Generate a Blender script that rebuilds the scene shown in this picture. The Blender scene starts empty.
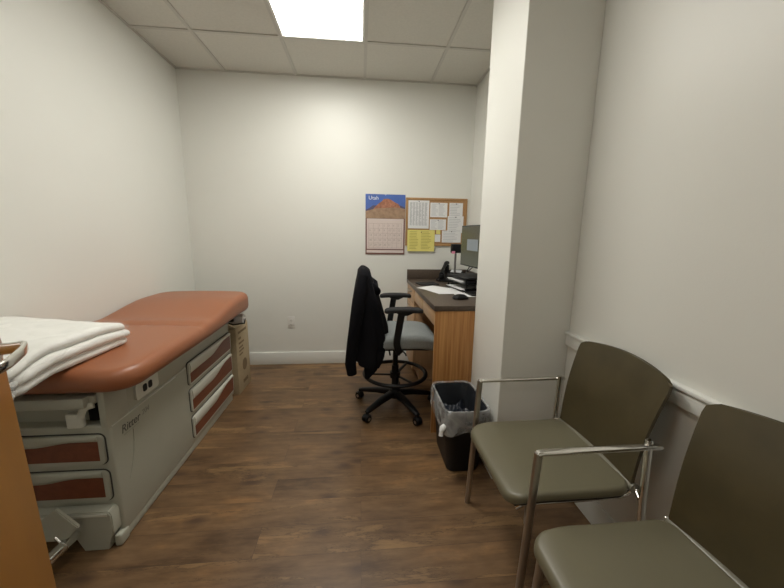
import bpy, bmesh, math, random
from mathutils import Vector, Matrix, noise
random.seed(7)
PI = math.pi
scn = bpy.context.scene
C = scn.collection

# ------------------------------------------------------------------ materials
def newmat(name):
    m = bpy.data.materials.new(name); m.use_nodes = True
    nt = m.node_tree; b = nt.nodes['Principled BSDF']
    return m, nt, b
def simple(name, col, rough=0.5, metal=0.0, coat=0.0, noise_amt=0.0, nscale=8.0, bump=0.0, bscale=200.0, spec=0.5, sheen=0.0):
    m, nt, b = newmat(name)
    b.inputs['Base Color'].default_value = (*col, 1)
    b.inputs['Roughness'].default_value = rough
    b.inputs['Metallic'].default_value = metal
    b.inputs['Coat Weight'].default_value = coat
    b.inputs['Specular IOR Level'].default_value = spec
    b.inputs['Sheen Weight'].default_value = sheen
    tc = nt.nodes.new('ShaderNodeTexCoord')
    if noise_amt > 0:
        n = nt.nodes.new('ShaderNodeTexNoise'); n.inputs['Scale'].default_value = nscale; n.inputs['Detail'].default_value = 4
        nt.links.new(tc.outputs['Object'], n.inputs['Vector'])
        r = nt.nodes.new('ShaderNodeValToRGB')
        r.color_ramp.elements[0].position = 0.3; r.color_ramp.elements[1].position = 0.7
        r.color_ramp.elements[0].color = (*[c*(1-noise_amt) for c in col], 1)
        r.color_ramp.elements[1].color = (*[min(1, c*(1+noise_amt)) for c in col], 1)
        nt.links.new(n.outputs['Fac'], r.inputs['Fac']); nt.links.new(r.outputs['Color'], b.inputs['Base Color'])
    if bump > 0:
        n = nt.nodes.new('ShaderNodeTexNoise'); n.inputs['Scale'].default_value = bscale; n.inputs['Detail'].default_value = 3
        nt.links.new(tc.outputs['Object'], n.inputs['Vector'])
        bp = nt.nodes.new('ShaderNodeBump'); bp.inputs['Strength'].default_value = bump; bp.inputs['Distance'].default_value = 0.002
        nt.links.new(n.outputs['Fac'], bp.inputs['Height']); nt.links.new(bp.outputs['Normal'], b.inputs['Normal'])
    return m
def wood(name, c1, c2, axis=2, freq=60.0, stretch=0.06, rough=0.35, contrast=(0.35, 0.65)):
    """grain that runs along `axis`"""
    m, nt, b = newmat(name)
    tc = nt.nodes.new('ShaderNodeTexCoord'); mp = nt.nodes.new('ShaderNodeMapping')
    s = [1, 1, 1]; s[axis] = stretch
    mp.inputs['Scale'].default_value = s
    nt.links.new(tc.outputs['Object'], mp.inputs['Vector'])
    n = nt.nodes.new('ShaderNodeTexNoise'); n.inputs['Scale'].default_value = freq; n.inputs['Detail'].default_value = 5
    n.inputs['Roughness'].default_value = 0.6; n.inputs['Distortion'].default_value = 0.3
    nt.links.new(mp.outputs['Vector'], n.inputs['Vector'])
    r = nt.nodes.new('ShaderNodeValToRGB')
    r.color_ramp.elements[0].position = contrast[0]; r.color_ramp.elements[1].position = contrast[1]
    r.color_ramp.elements[0].color = (*c1, 1); r.color_ramp.elements[1].color = (*c2, 1)
    nt.links.new(n.outputs['Fac'], r.inputs['Fac']); nt.links.new(r.outputs['Color'], b.inputs['Base Color'])
    b.inputs['Roughness'].default_value = rough
    return m

M = {}
M['wall'] = simple('wall_paint', (0.80, 0.80, 0.75), 0.42, noise_amt=0.012, nscale=2.0, bump=0.12, bscale=160)
M['trim'] = simple('trim_paint', (0.82, 0.83, 0.79), 0.35)
M['tile'] = simple('ceiling_tile', (0.70, 0.68, 0.62), 0.9, noise_amt=0.03, nscale=60, bump=0.3, bscale=250)
M['tbar'] = simple('ceiling_bar', (0.60, 0.58, 0.53), 0.5)
M['white_metal'] = simple('white_metal', (0.85, 0.85, 0.82), 0.4)
M['vinyl_orange'] = simple('terracotta_vinyl', (0.335, 0.120, 0.053), 0.36, bump=0.15, bscale=350)
M['table_body'] = simple('greige_shell', (0.45, 0.45, 0.375), 0.42, noise_amt=0.02, nscale=6)
M['table_light'] = simple('light_shell', (0.66, 0.66, 0.58), 0.38)
M['maroon'] = wood('maroon_insert', (0.165, 0.046, 0.020), (0.205, 0.062, 0.027), 1, 30, 0.3, 0.4)
M['gap'] = simple('dark_gap', (0.05, 0.05, 0.045), 0.7)
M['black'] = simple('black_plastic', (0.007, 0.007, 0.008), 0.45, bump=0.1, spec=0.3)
M['black_soft'] = simple('black_soft', (0.010, 0.010, 0.011), 0.75, bump=0.4, bscale=120)
M['jacket'] = simple('jacket_cloth', (0.006, 0.006, 0.008), 0.95, bump=0.5, bscale=300, spec=0.15)
M['grey_cloth'] = simple('grey_cloth', (0.27, 0.29, 0.285), 0.95, noise_amt=0.10, nscale=150, bump=0.5, bscale=400)
M['chrome'] = simple('chrome', (0.80, 0.79, 0.76), 0.14, metal=1.0)
M['satin'] = simple('satin_steel', (0.50, 0.48, 0.46), 0.28, metal=1.0)
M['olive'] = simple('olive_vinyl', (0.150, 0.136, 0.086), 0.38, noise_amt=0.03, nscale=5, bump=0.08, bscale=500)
M['olive_shaded'] = simple('olive_brown_shaded', (0.072, 0.056, 0.025), 0.38, noise_amt=0.16, nscale=7, bump=0.05, bscale=400)  # browner chair back, its shade away from the light put into the colour
M['hinge'] = simple('hinge_strip', (0.20, 0.19, 0.145), 0.3)
M['under'] = simple('seat_underside', (0.02, 0.018, 0.014), 0.5)
M['desk_side'] = wood('zebra_laminate', (0.36, 0.155, 0.045), (0.56, 0.29, 0.10), 2, 70, 0.03, 0.4)
M['desk_front'] = wood('maple_laminate', (0.50, 0.30, 0.155), (0.56, 0.35, 0.19), 2, 40, 0.08, 0.4)
M['door'] = wood('door_veneer', (0.29, 0.118, 0.017), (0.41, 0.18, 0.030), 2, 7, 0.35, 0.32, (0.25, 0.75))
M['worktop'] = simple('dark_worktop', (0.085, 0.062, 0.046), 0.38, noise_amt=0.15, nscale=60)
M['cardboard'] = simple('cardboard', (0.46, 0.37, 0.235), 0.85, noise_amt=0.05, nscale=20)
M['print'] = simple('box_print', (0.22, 0.155, 0.085), 0.85)
M['tape'] = simple('box_tape', (0.40, 0.29, 0.17), 0.3)
M['cork'] = simple('cork', (0.42, 0.24, 0.11), 0.95, noise_amt=0.25, nscale=180)
M['frame_wood'] = simple('pine_frame', (0.42, 0.235, 0.095), 0.5, noise_amt=0.08, nscale=30)
M['paper'] = simple('paper', (0.80, 0.80, 0.80), 0.85)
M['yellow'] = simple('yellow_paper', (0.78, 0.70, 0.22), 0.85)
M['ink'] = simple('grey_ink', (0.52, 0.53, 0.55), 0.9)
M['ink_dark'] = simple('dark_ink', (0.25, 0.26, 0.28), 0.9)
M['ink_brown'] = simple('calendar_ink', (0.42, 0.34, 0.32), 0.9)
M['ink_yellow'] = simple('notice_ink', (0.42, 0.36, 0.07), 0.9)
M['cal_paper'] = simple('calendar_paper', (0.70, 0.60, 0.56), 0.7)
M['cal_border'] = simple('calendar_border', (0.20, 0.10, 0.085), 0.6)
M['cal_sky'] = simple('printed_sky', (0.075, 0.15, 0.46), 0.55, noise_amt=0.15, nscale=6)
M['cal_rock'] = simple('printed_rock', (0.40, 0.17, 0.10), 0.55, noise_amt=0.35, nscale=40)
M['cal_plain'] = simple('printed_desert', (0.36, 0.235, 0.15), 0.55, noise_amt=0.2, nscale=30)
M['cal_dark'] = simple('printed_hills', (0.10, 0.09, 0.16), 0.55)
M['white_ink'] = simple('white_ink', (0.85, 0.87, 0.9), 0.6)
M['logo'] = simple('logo_grey', (0.12, 0.12, 0.11), 0.5)
M['logo_light'] = simple('logo_light_grey', (0.32, 0.32, 0.28), 0.5)
M['outlet_w'] = simple('outlet_white', (0.78, 0.77, 0.73), 0.35)
M['sheet'] = simple('white_cloth', (0.90, 0.90, 0.86), 0.6)
M['cream'] = simple('cream_plastic', (0.80, 0.78, 0.70), 0.4)
M['pink'] = simple('pink_tag', (0.75, 0.25, 0.38), 0.6)
M['pole_grey'] = simple('pole_grey', (0.20, 0.19, 0.19), 0.4, metal=0.6)
M['navy_bag'] = simple('navy_trash', (0.018, 0.022, 0.032), 0.35, bump=0.3, bscale=40)

def mk_plastic(name, alpha, col=(0.9, 0.92, 0.93), rough=0.22, bscale=30):
    m, nt, b = newmat(name)
    b.inputs['Base Color'].default_value = (*col, 1); b.inputs['Roughness'].default_value = rough
    b.inputs['Alpha'].default_value = alpha
    tc = nt.nodes.new('ShaderNodeTexCoord')
    n = nt.nodes.new('ShaderNodeTexNoise'); n.inputs['Scale'].default_value = bscale; n.inputs['Detail'].default_value = 5; n.inputs['Distortion'].default_value = 1.0
    nt.links.new(tc.outputs['Object'], n.inputs['Vector'])
    bp = nt.nodes.new('ShaderNodeBump'); bp.inputs['Strength'].default_value = 0.9; bp.inputs['Distance'].default_value = 0.01
    nt.links.new(n.outputs['Fac'], bp.inputs['Height']); nt.links.new(bp.outputs['Normal'], b.inputs['Normal'])
    r = nt.nodes.new('ShaderNodeMapRange'); r.inputs['From Min'].default_value = 0.35; r.inputs['From Max'].default_value = 0.7
    r.inputs['To Min'].default_value = alpha*0.5; r.inputs['To Max'].default_value = min(1, alpha*1.7)
    nt.links.new(n.outputs['Fac'], r.inputs['Value']); nt.links.new(r.outputs['Result'], b.inputs['Alpha'])
    return m
M['liner'] = mk_plastic('bin_liner_film', 0.36, (0.70, 0.72, 0.72), 0.20, 11)
M['liner_in'] = mk_plastic('bin_liner_inside', 0.07, (0.30, 0.34, 0.40), 0.15, 24)
M['film'] = mk_plastic('clear_film', 0.07, (0.9, 0.9, 0.88), 0.10, 12)

def emis(name, col, s):
    m, nt, b = newmat(name)
    b.inputs['Base Color'].default_value = (*col, 1)
    b.inputs['Emission Color'].default_value = (*col, 1); b.inputs['Emission Strength'].default_value = s
    return m
M['lamp'] = emis('lamp_diffuser', (1.0, 0.98, 0.915), 12.8)
M['fill_dim'] = emis('dim_fill_diffuser', (1.0, 0.98, 0.915), 5.5)
M['screen'] = simple('monitor_screen', (0.045, 0.047, 0.033), 0.25)
M['screen'].node_tree.nodes['Principled BSDF'].inputs['Emission Color'].default_value = (0.06, 0.065, 0.045, 1)
M['screen'].node_tree.nodes['Principled BSDF'].inputs['Emission Strength'].default_value = 0.35
M['window_ui'] = emis('screen_window', (0.16, 0.18, 0.19), 0.4)

def floor_mat():
    m, nt, b = newmat('plank_floor')
    N = nt.nodes.new; L = nt.links.new
    tc = N('ShaderNodeTexCoord')
    def ramp(inp, stops):
        r = N('ShaderNodeValToRGB'); e = r.color_ramp.elements
        e[0].position = stops[0][0]; e[0].color = (*stops[0][1], 1)
        e[1].position = stops[-1][0]; e[1].color = (*stops[-1][1], 1)
        for p, c in stops[1:-1]:
            x = e.new(p); x.color = (*c, 1)
        L(inp, r.inputs['Fac']); return r.outputs['Color']
    def mix(f, a, bb, mode='MIX'):
        x = N('ShaderNodeMix'); x.data_type = 'RGBA'; x.blend_type = mode
        if isinstance(f, float): x.inputs[0].default_value = f
        else: L(f, x.inputs[0])
        L(a, x.inputs[6])
        if isinstance(bb, tuple): x.inputs[7].default_value = (*bb, 1)
        else: L(bb, x.inputs[7])
        return x.outputs[2]
    br = N('ShaderNodeTexBrick'); br.inputs['Scale'].default_value = 1.0
    br.inputs['Brick Width'].default_value = 1.22; br.inputs['Row Height'].default_value = 0.152
    br.inputs['Mortar Size'].default_value = 0.0008; br.inputs['Mortar Smooth'].default_value = 0.3
    br.offset = 0.37; br.offset_frequency = 2
    br.inputs['Color1'].default_value = (0.0, 0.0, 0.0, 1); br.inputs['Color2'].default_value = (1, 1, 1, 1); br.inputs['Mortar'].default_value = (0.5, 0.5, 0.5, 1)
    L(tc.outputs['Object'], br.inputs['Vector'])
    plank = br.outputs['Color']
    # offset the grain per plank
    sep = N('ShaderNodeSeparateColor'); L(plank, sep.inputs[0])
    comb = N('ShaderNodeCombineXYZ')
    mu = N('ShaderNodeMath'); mu.operation = 'MULTIPLY'; mu.inputs[1].default_value = 13.0; L(sep.outputs[0], mu.inputs[0])
    L(mu.outputs[0], comb.inputs[0]); L(mu.outputs[0], comb.inputs[2])
    add = N('ShaderNodeVectorMath'); add.operation = 'ADD'; L(tc.outputs['Object'], add.inputs[0]); L(comb.outputs[0], add.inputs[1])
    mp = N('ShaderNodeMapping'); mp.inputs['Scale'].default_value = (0.16, 1.0, 1.0); L(add.outputs[0], mp.inputs['Vector'])
    g = N('ShaderNodeTexNoise'); g.inputs['Scale'].default_value = 34; g.inputs['Detail'].default_value = 6; g.inputs['Roughness'].default_value = 0.65; L(mp.outputs[0], g.inputs['Vector'])
    mp2 = N('ShaderNodeMapping'); mp2.inputs['Scale'].default_value = (0.45, 1.0, 1.0); L(add.outputs[0], mp2.inputs['Vector'])
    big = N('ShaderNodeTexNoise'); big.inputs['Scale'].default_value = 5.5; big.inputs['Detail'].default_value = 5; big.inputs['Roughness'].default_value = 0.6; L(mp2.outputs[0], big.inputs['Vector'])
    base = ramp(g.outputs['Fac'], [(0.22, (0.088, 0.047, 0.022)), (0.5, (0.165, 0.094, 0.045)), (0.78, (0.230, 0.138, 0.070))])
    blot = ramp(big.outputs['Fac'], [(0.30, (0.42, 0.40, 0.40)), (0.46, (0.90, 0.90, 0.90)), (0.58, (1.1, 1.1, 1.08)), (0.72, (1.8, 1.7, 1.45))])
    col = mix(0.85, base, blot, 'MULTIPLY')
    tone = ramp(sep.outputs[0], [(0.0, (0.95, 0.94, 0.93)), (0.5, (1.0, 1.0, 1.0)), (1.0, (1.05, 1.04, 1.03))])
    col = mix(1.0, col, tone, 'MULTIPLY')
    # pale worn streaks with a ragged saw-cut rim, stretched along the planks
    mp3 = N('ShaderNodeMapping'); mp3.inputs['Scale'].default_value = (0.22, 1.5, 1.0); L(add.outputs[0], mp3.inputs['Vector'])
    st = N('ShaderNodeTexNoise'); st.inputs['Scale'].default_value = 4.2; st.inputs['Detail'].default_value = 8; st.inputs['Roughness'].default_value = 0.72; st.inputs['Distortion'].default_value = 0.4
    L(mp3.outputs[0], st.inputs['Vector'])
    sm = ramp(st.outputs['Fac'], [(0.53, (0, 0, 0)), (0.66, (0.85, 0.85, 0.85))])
    col = mix(sm, col, (0.30, 0.180, 0.080))
    rim = ramp(st.outputs['Fac'], [(0.560, (0, 0, 0)), (0.572, (0.8, 0.8, 0.8)), (0.585, (0, 0, 0))])
    col = mix(rim, col, (0.055, 0.030, 0.018))
    # knots
    mpk = N('ShaderNodeMapping'); mpk.inputs['Scale'].default_value = (2.1, 4.2, 1.0); L(add.outputs[0], mpk.inputs['Vector'])
    vo = N('ShaderNodeTexVoronoi'); vo.voronoi_dimensions = '2D'; vo.inputs['Scale'].default_value = 1.0; L(mpk.outputs[0], vo.inputs['Vector'])
    kn = ramp(vo.outputs['Distance'], [(0.03, (0.75, 0.75, 0.75)), (0.15, (0, 0, 0))])
    col = mix(kn, col, (0.060, 0.032, 0.020))
    col = mix(br.outputs['Fac'], col, (0.060, 0.034, 0.022))
    L(col, b.inputs['Base Color'])
    rr = N('ShaderNodeMapRange'); rr.inputs['To Min'].default_value = 0.30; rr.inputs['To Max'].default_value = 0.46
    L(g.outputs['Fac'], rr.inputs['Value']); L(rr.outputs[0], b.inputs['Roughness'])
    bp = N('ShaderNodeBump'); bp.inputs['Strength'].default_value = 0.12; bp.inputs['Distance'].default_value = 0.002
    L(g.outputs['Fac'], bp.inputs['Height']); L(bp.outputs[0], b.inputs['Normal'])
    return m
M['floor'] = floor_mat()

# ------------------------------------------------------------------ mesh helpers
def box(bm, x0, x1, y0, y1, z0, z1, bev=0.0, seg=2, mi=0):
    r = bmesh.ops.create_cube(bm, size=1.0)
    vs = r['verts']
    for v in vs:
        v.co = Vector(((x0+x1)/2 + v.co.x*(x1-x0), (y0+y1)/2 + v.co.y*(y1-y0), (z0+z1)/2 + v.co.z*(z1-z0)))
    if bev > 0:
        es = {e for v in vs for e in v.link_edges}
        bmesh.ops.bevel(bm, geom=list(es), offset=bev, segments=seg, profile=0.5, affect='EDGES')
    return vs
def rrect(a, b, r, n=6, sub=1):
    """rounded rectangle outline (half sizes a, b), list of (x, y), ccw"""
    r = max(min(r, a-1e-5, b-1e-5), 1e-5)
    pts = []
    cs = [(a-r, b-r, 0), (-(a-r), b-r, 90), (-(a-r), -(b-r), 180), (a-r, -(b-r), 270)]
    for i, (cx, cy, t0) in enumerate(cs):
        for k in range(n+1):
            t = math.radians(t0 + 90*k/n)
            pts.append((cx+r*math.cos(t), cy+r*math.sin(t)))
        if sub > 1:
            nx = cs[(i+1) % 4]; t = math.radians(nx[2])
            q = (nx[0]+r*math.cos(t), nx[1]+r*math.sin(t)); p = pts[-1]
            for k in range(1, sub):
                pts.append((p[0]+(q[0]-p[0])*k/sub, p[1]+(q[1]-p[1])*k/sub))
    return pts
def loft(bm, rings, closed=True, cap0=True, cap1=True, mi=0):
    vr = [[bm.verts.new(p) for p in ring] for ring in rings]
    n = len(vr[0])
    for i in range(len(vr)-1):
        for k in range(n if closed else n-1):
            f = bm.faces.new((vr[i][k], vr[i][(k+1) % n], vr[i+1][(k+1) % n], vr[i+1][k])); f.material_index = mi
    if closed and cap0: f = bm.faces.new(list(reversed(vr[0]))); f.material_index = mi
    if closed and cap1: f = bm.faces.new(vr[-1]); f.material_index = mi
    return vr
def cushion(bm, cx, cy, a, b, r, z0, z1, e=0.02, crown=0.0, fn=None, n=8, sub=10, inner=8, eb=None):
    """a rounded slab: plan = rounded rectangle, edge radius e, optional crown and deform fn(x,y,z)->(x,y,z)"""
    eb = e if eb is None else eb
    prof = []
    m = min(a, b)
    for k in range(inner+1):                      # bottom, centre to edge
        d = (m-0.0001) + (eb-(m-0.0001))*k/inner
        prof.append((d, z0))
    for k in range(1, 6):
        t = PI/2*k/5; prof.append((eb - eb*math.sin(t), z0+eb-eb*math.cos(t)))
    for k in range(0, 6):
        t = PI/2*k/5; prof.append((e - e*math.cos(t), z1-e+e*math.sin(t)))
    for k in range(1, inner+1):
        d = e + ((m-0.0001)-e)*k/inner
        prof.append((d, z1 + crown*(1-(1-(d-e)/(m-e))**2)))
    rings = []
    for d, z in prof:
        o = rrect(a-d, b-d, max(r-d, 0.0005), n, sub)
        ring = []
        for x, y in o:
            p = (cx+x, cy+y, z)
            if fn: p = fn(*p)
            ring.append(p)
        rings.append(ring)
    vr = loft(bm, rings, cap0=False, cap1=False)
    # close the slit along the middle line, top and bottom
    bmesh.ops.remove_doubles(bm, verts=vr[0], dist=0.0009)
    bmesh.ops.remove_doubles(bm, verts=vr[-1], dist=0.0009)
def frames(pts, closed=False):
    pts = [Vector(p) for p in pts]; n = len(pts); T = []
    for i in range(n):
        if closed: t = pts[(i+1) % n]-pts[(i-1) % n]
        elif i == 0: t = pts[1]-pts[0]
        elif i == n-1: t = pts[-1]-pts[-2]
        else: t = (pts[i+1]-pts[i]).normalized()+(pts[i]-pts[i-1]).normalized()
        T.append(t.normalized())
    return pts, T
def tube(bm, pts, r, seg=12, r2=None, up=(0, 0, 1), closed=False, sq=False):
    """sweep an ellipse (r across, r2 along `up`) along pts"""
    pts, T = frames(pts, closed); U = Vector(up); r2 = r if r2 is None else r2
    rings = []
    last = None
    for i, (p, t) in enumerate(zip(pts, T)):
        u = U - t*U.dot(t)
        if u.length < 0.15:
            u = (last - t*last.dot(t)) if last is not None else Vector((1, 0, 0)) - t*t.x
            if u.length < 1e-3: u = Vector((0, 1, 0)) - t*t.y
        u.normalize(); last = u; s = t.cross(u)
        ra = r[i] if isinstance(r, (list, tuple)) else r
        rb = r2[i] if isinstance(r2, (list, tuple)) else r2
        k_ = 1.0
        if not closed and 0 < i < len(pts)-1:
            c = max(0.5, t.dot((pts[i]-pts[i-1]).normalized())); k_ = 1.0
        ring = []
        for k in range(seg):
            a = 2*PI*k/seg
            ca, sa = math.cos(a), math.sin(a)
            if sq:
                ca = math.copysign(abs(ca)**0.5, ca); sa = math.copysign(abs(sa)**0.5, sa)
            ring.append(tuple(p + s*(ra*ca) + u*(rb*sa)))
        rings.append(ring)
    if closed: rings.append(rings[0])
    loft(bm, rings, cap0=not closed, cap1=not closed)
    if closed: bmesh.ops.remove_doubles(bm, verts=bm.verts, dist=1e-6)
def bend(pts, rad, n=5):
    """round the inner corners of a polyline"""
    pts = [Vector(p) for p in pts]; out = [pts[0]]
    for i in range(1, len(pts)-1):
        a, b, c = pts[i-1], pts[i], pts[i+1]
        d1 = (a-b); d2 = (c-b); r = min(rad, d1.length*0.45, d2.length*0.45)
        p = b+d1.normalized()*r; q = b+d2.normalized()*r
        for k in range(n+1):
            t = k/n; out.append(p*(1-t)**2 + b*2*t*(1-t) + q*t*t)
    out.append(pts[-1]); return out
def lathe(bm, prof, cx=0, cy=0, n=24):
    rings = [[(cx+r*math.cos(2*PI*k/n), cy+r*math.sin(2*PI*k/n), z) for k in range(n)] for r, z in prof]
    loft(bm, rings)
def xform(bm, mat, verts=None):
    for v in (verts or bm.verts): v.co = mat @ v.co
def prism(bm, poly, fn, t0, t1):
    """poly list of (u,v); fn(u,v,t)->xyz ; extrude t0..t1"""
    loft(bm, [[fn(u, v, t0) for u, v in poly], [fn(u, v, t1) for u, v in poly]])
def mesh(name, bm, mat, parent=None, smooth=40, loc=None, rot=None):
    bmesh.ops.recalc_face_normals(bm, faces=bm.faces)
    me = bpy.data.meshes.new(name); bm.to_mesh(me); bm.free()
    mats = mat if isinstance(mat, list) else [mat]
    for m in mats: me.materials.append(m)
    if smooth:
        for p in me.polygons: p.use_smooth = True
        me.set_sharp_from_angle(angle=math.radians(smooth))
    o = bpy.data.objects.new(name, me); C.objects.link(o)
    if parent: o.parent = parent
    if loc: o.location = loc
    if rot: o.rotation_euler = rot
    return o
def B(): return bmesh.new()
def qbox(name, dims, mat, parent=None, bev=0.0, seg=2):
    bm = B(); box(bm, *dims, bev=bev, seg=seg); return mesh(name, bm, mat, parent)
def tag(o, label, cat, group=None):
    o['label'] = label; o['category'] = cat
    if group: o['group'] = group
    return o
def thing(name, label, cat, loc=(0, 0, 0), rz=0, group=None):
    o = bpy.data.objects.new(name, None); C.objects.link(o); o.empty_display_size = 0.05
    o.location = loc; o.rotation_euler = (0, 0, rz); return tag(o, label, cat, group)
def struct(name, bm, mat, smooth=40):
    o = mesh(name, bm, mat, None, smooth); o['kind'] = 'structure'; return o
def children(o): return [c for c in bpy.data.objects if c.parent == o]
def dup(o, parent=None, loc=None, rz=None):
    c = o.copy(); C.objects.link(c)
    if parent: c.parent = parent
    if loc: c.location = loc
    if rz is not None: c.rotation_euler = (0, 0, rz)
    for ch in children(o): dup(ch, c)
    return c
def text(name, body, size, mat, parent, matrix, shear=0.0, align='LEFT', depth=0.0004):
    cu = bpy.data.curves.new(name, 'FONT'); cu.body = body; cu.size = size; cu.shear = shear
    cu.align_x = align; cu.extrude = depth
    t = bpy.data.objects.new(name+'_curve', cu); C.objects.link(t)
    bpy.context.view_layer.update()
    me = bpy.data.meshes.new_from_object(t.evaluated_get(bpy.context.evaluated_depsgraph_get()))
    bpy.data.objects.remove(t); bpy.data.curves.remove(cu)
    me.name = name; me.transform(matrix); me.materials.clear(); me.materials.append(mat)
    o = bpy.data.objects.new(name, me); C.objects.link(o)
    if parent: o.parent = parent
    return o
# text frames: facing -y (on the far wall) and facing +x (on the side of the exam table)
def m_negy(x, y, z): return Matrix.Translation((x, y, z)) @ Matrix.Rotation(PI/2, 4, 'X')
def m_posx(x, y, z): return Matrix.Translation((x, y, z)) @ Matrix.Rotation(PI/2, 4, 'Z') @ Matrix.Rotation(PI/2, 4, 'X')

# ------------------------------------------------------------------ room shell
XL, XR, YF, YN, HC = -1.588, 1.09, 3.35, -0.17, 2.713
PX, PY0, PY1 = 0.733, 1.60, 2.044
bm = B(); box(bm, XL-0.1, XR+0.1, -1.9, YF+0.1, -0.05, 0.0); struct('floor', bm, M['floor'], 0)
bm = B(); box(bm, XL-0.1, XL, -1.9, YF+0.1, 0, HC+0.05); struct('wall_left', bm, M['wall'], 0)
bm = B(); box(bm, XR, XR+0.1, -1.9, YF+0.1, 0, HC+0.05); struct('wall_right', bm, M['wall'], 0)
bm = B(); box(bm, XL, XR, YF, YF+0.1, 0, HC+0.05); struct('wall_far', bm, M['wall'], 0)
bm = B(); box(bm, PX, XR, PY0, PY1, 0, HC+0.05, bev=0.004, seg=2); struct('wall_pillar', bm, M['wall'], 0)
# the near wall with the doorway the photographer stands in, and the corridor behind it
bm = B(); box(bm, XL, -0.31, YN-0.12, YN, 0, HC+0.05); box(bm, 0.64, XR, YN-0.12, YN, 0, HC+0.05); box(bm, -0.31, 0.64, YN-0.12, YN, 2.14, HC+0.05)
struct('wall_near', bm, M['wall'], 0)
bm = B(); box(bm, XL, XR, -1.9, -1.8, 0, HC+0.05); struct('wall_corridor', bm, M['wall'], 0)
bm = B()
for x0, x1 in ((-0.31, -0.275), (0.605, 0.64)): box(bm, x0, x1, YN-0.13, YN+0.012, 0, 2.14, bev=0.002)
box(bm, -0.31, 0.64, YN-0.13, YN+0.012, 2.105, 2.14, bev=0.002)
struct('trim_2', bm, M['satin'])
# ceiling: board above, tiles pattern by bars, lamp opening left out
LX0, LX1, LY0, LY1 = -0.568, 0.042, 1.528, 2.748
bm = B()
box(bm, XL-0.1, LX0, -1.9, YF+0.1, HC, HC+0.04); box(bm, LX1, XR+0.1, -1.9, YF+0.1, HC, HC+0.04)
box(bm, LX0, LX1, -1.9, 0.308, HC, HC+0.04); box(bm, LX0, LX1, 0.918, LY0, HC, HC+0.04); box(bm, LX0, LX1, LY1, YF+0.1, HC, HC+0.04)
struct('ceiling', bm, M['tile'], 0)
bm = B(); w = 0.012; zt = HC-0.007
for k in range(-0, 4):
    x = -1.178+0.61*k; box(bm, x-w, x+w, -1.8, YF, zt, HC+0.002)
for k in range(0, 8):
    y = 2.748-0.61*k
    if abs(y-2.138) < 0.01:
        box(bm, XL, LX0, y-w, y+w, zt-0.0005, HC+0.002); box(bm, LX1, XR, y-w, y+w, zt-0.0005, HC+0.002)
    else: box(bm, XL, XR, y-w, y+w, zt-0.0005, HC+0.002)
# wall angle round the edge
box(bm, XL, XL+0.018, YN, YF, zt-0.001, HC); box(bm, XL, XR, YF-0.018, YF, zt-0.001, HC); box(bm, XR-0.018, XR, PY1, YF, zt-0.001, HC)
struct('trim_3', bm, M['tbar'], 0)
def ceiling_light(x0, x1, y0, y1, label, lm='lamp'):
    lamp = thing('ceiling_light', label, 'ceiling light', ((x0+x1)/2, (y0+y1)/2, HC-0.01), group='light panels in the tiled ceiling')
    hx, hy = (x1-x0)/2-w, (y1-y0)/2-w; t = 0.014
    bm = B(); box(bm, -hx, hx, -hy, -hy+t, -0.002, 0.03, bev=0.002); box(bm, -hx, hx, hy-t, hy, -0.002, 0.03, bev=0.002)
    box(bm, -hx, -hx+t, -hy+t, hy-t, -0.002, 0.03, bev=0.002); box(bm, hx-t, hx, -hy+t, hy-t, -0.002, 0.03, bev=0.002)
    mesh('frame', bm, M['white_metal'], lamp)
    bm = B(); box(bm, -hx+t, hx-t, -hy+t, hy-t, 0.004, 0.012); mesh('diffuser', bm, M[lm], lamp, 0)
    bm = B(); box(bm, -hx, hx, -hy, hy, 0.031, 0.06); mesh('housing', bm, M['white_metal'], lamp, 0)
ceiling_light(LX0, LX1, LY0, LY1, 'bright rectangular white light panel set into the tiled ceiling, ahead over the floor')
ceiling_light(LX0, LX1, 0.308, 0.918, 'added square fill light panel, out of view in the tiled ceiling nearest the doorway', 'fill_dim')  # dimmer panel added out of view to brighten the near walls
# baseboards
def baseboard(name, x0, x1, y0, y1, h=0.128):
    bm = B(); box(bm, x0, x1, y0, y1, 0, h, bev=0.003); struct(name, bm, M['trim'])
baseboard('baseboard_far', XL, XR, YF-0.013, YF, 0.128)
baseboard('baseboard_left', XL, XL+0.012, YN, YF-0.013)
baseboard('baseboard_right', XR-0.012, XR, YN, PY0-0.012)
bm = B(); box(bm, PX-0.011, PX, PY0-0.011, PY1, 0, 0.128, bev=0.002); box(bm, PX, XR-0.012, PY0-0.011, PY0, 0, 0.128, bev=0.002); struct('baseboard_pillar', bm, M['trim'])
# chair rail on the right wall
bm = B(); box(bm, XR-0.018, XR, YN, PY0, 0.772, 0.835, bev=0.003); box(bm, XR-0.026, XR, YN, PY0, 0.829, 0.845, bev=0.004, seg=3)
struct('trim_1', bm, M['trim'])

# ------------------------------------------------------------------ outlet on the far wall
o = thing('wall_outlet', 'small white duplex power outlet low on the far wall', 'outlet', (-0.695, YF, 0.442))
bm = B(); box(bm, -0.036, 0.036, -0.006, 0, -0.058, 0.058, bev=0.003); mesh('plate', bm, M['outlet_w'], o)
for dz in (0.021, -0.021):
    bm = B(); cushion(bm, 0, 0, 0.016, 0.014, 0.010, 0, 0.003, e=0.001, n=4, sub=1, inner=1)
    xform(bm, Matrix.Translation((0, -0.006, dz)) @ Matrix.Rotation(PI/2, 4, 'X'))
    s = mesh('socket', bm, M['outlet_w'], o)
    bm = B(); box(bm, -0.0075, -0.0055, -0.0098, -0.0088, dz-0.004, dz+0.005); box(bm, 0.0055, 0.0075, -0.0098, -0.0088, dz-0.004, dz+0.004); box(bm, -0.002, 0.002, -0.0098, -0.0088, dz-0.011, dz-0.007)
    mesh('slot', bm, M['gap'], s, 0)
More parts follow.
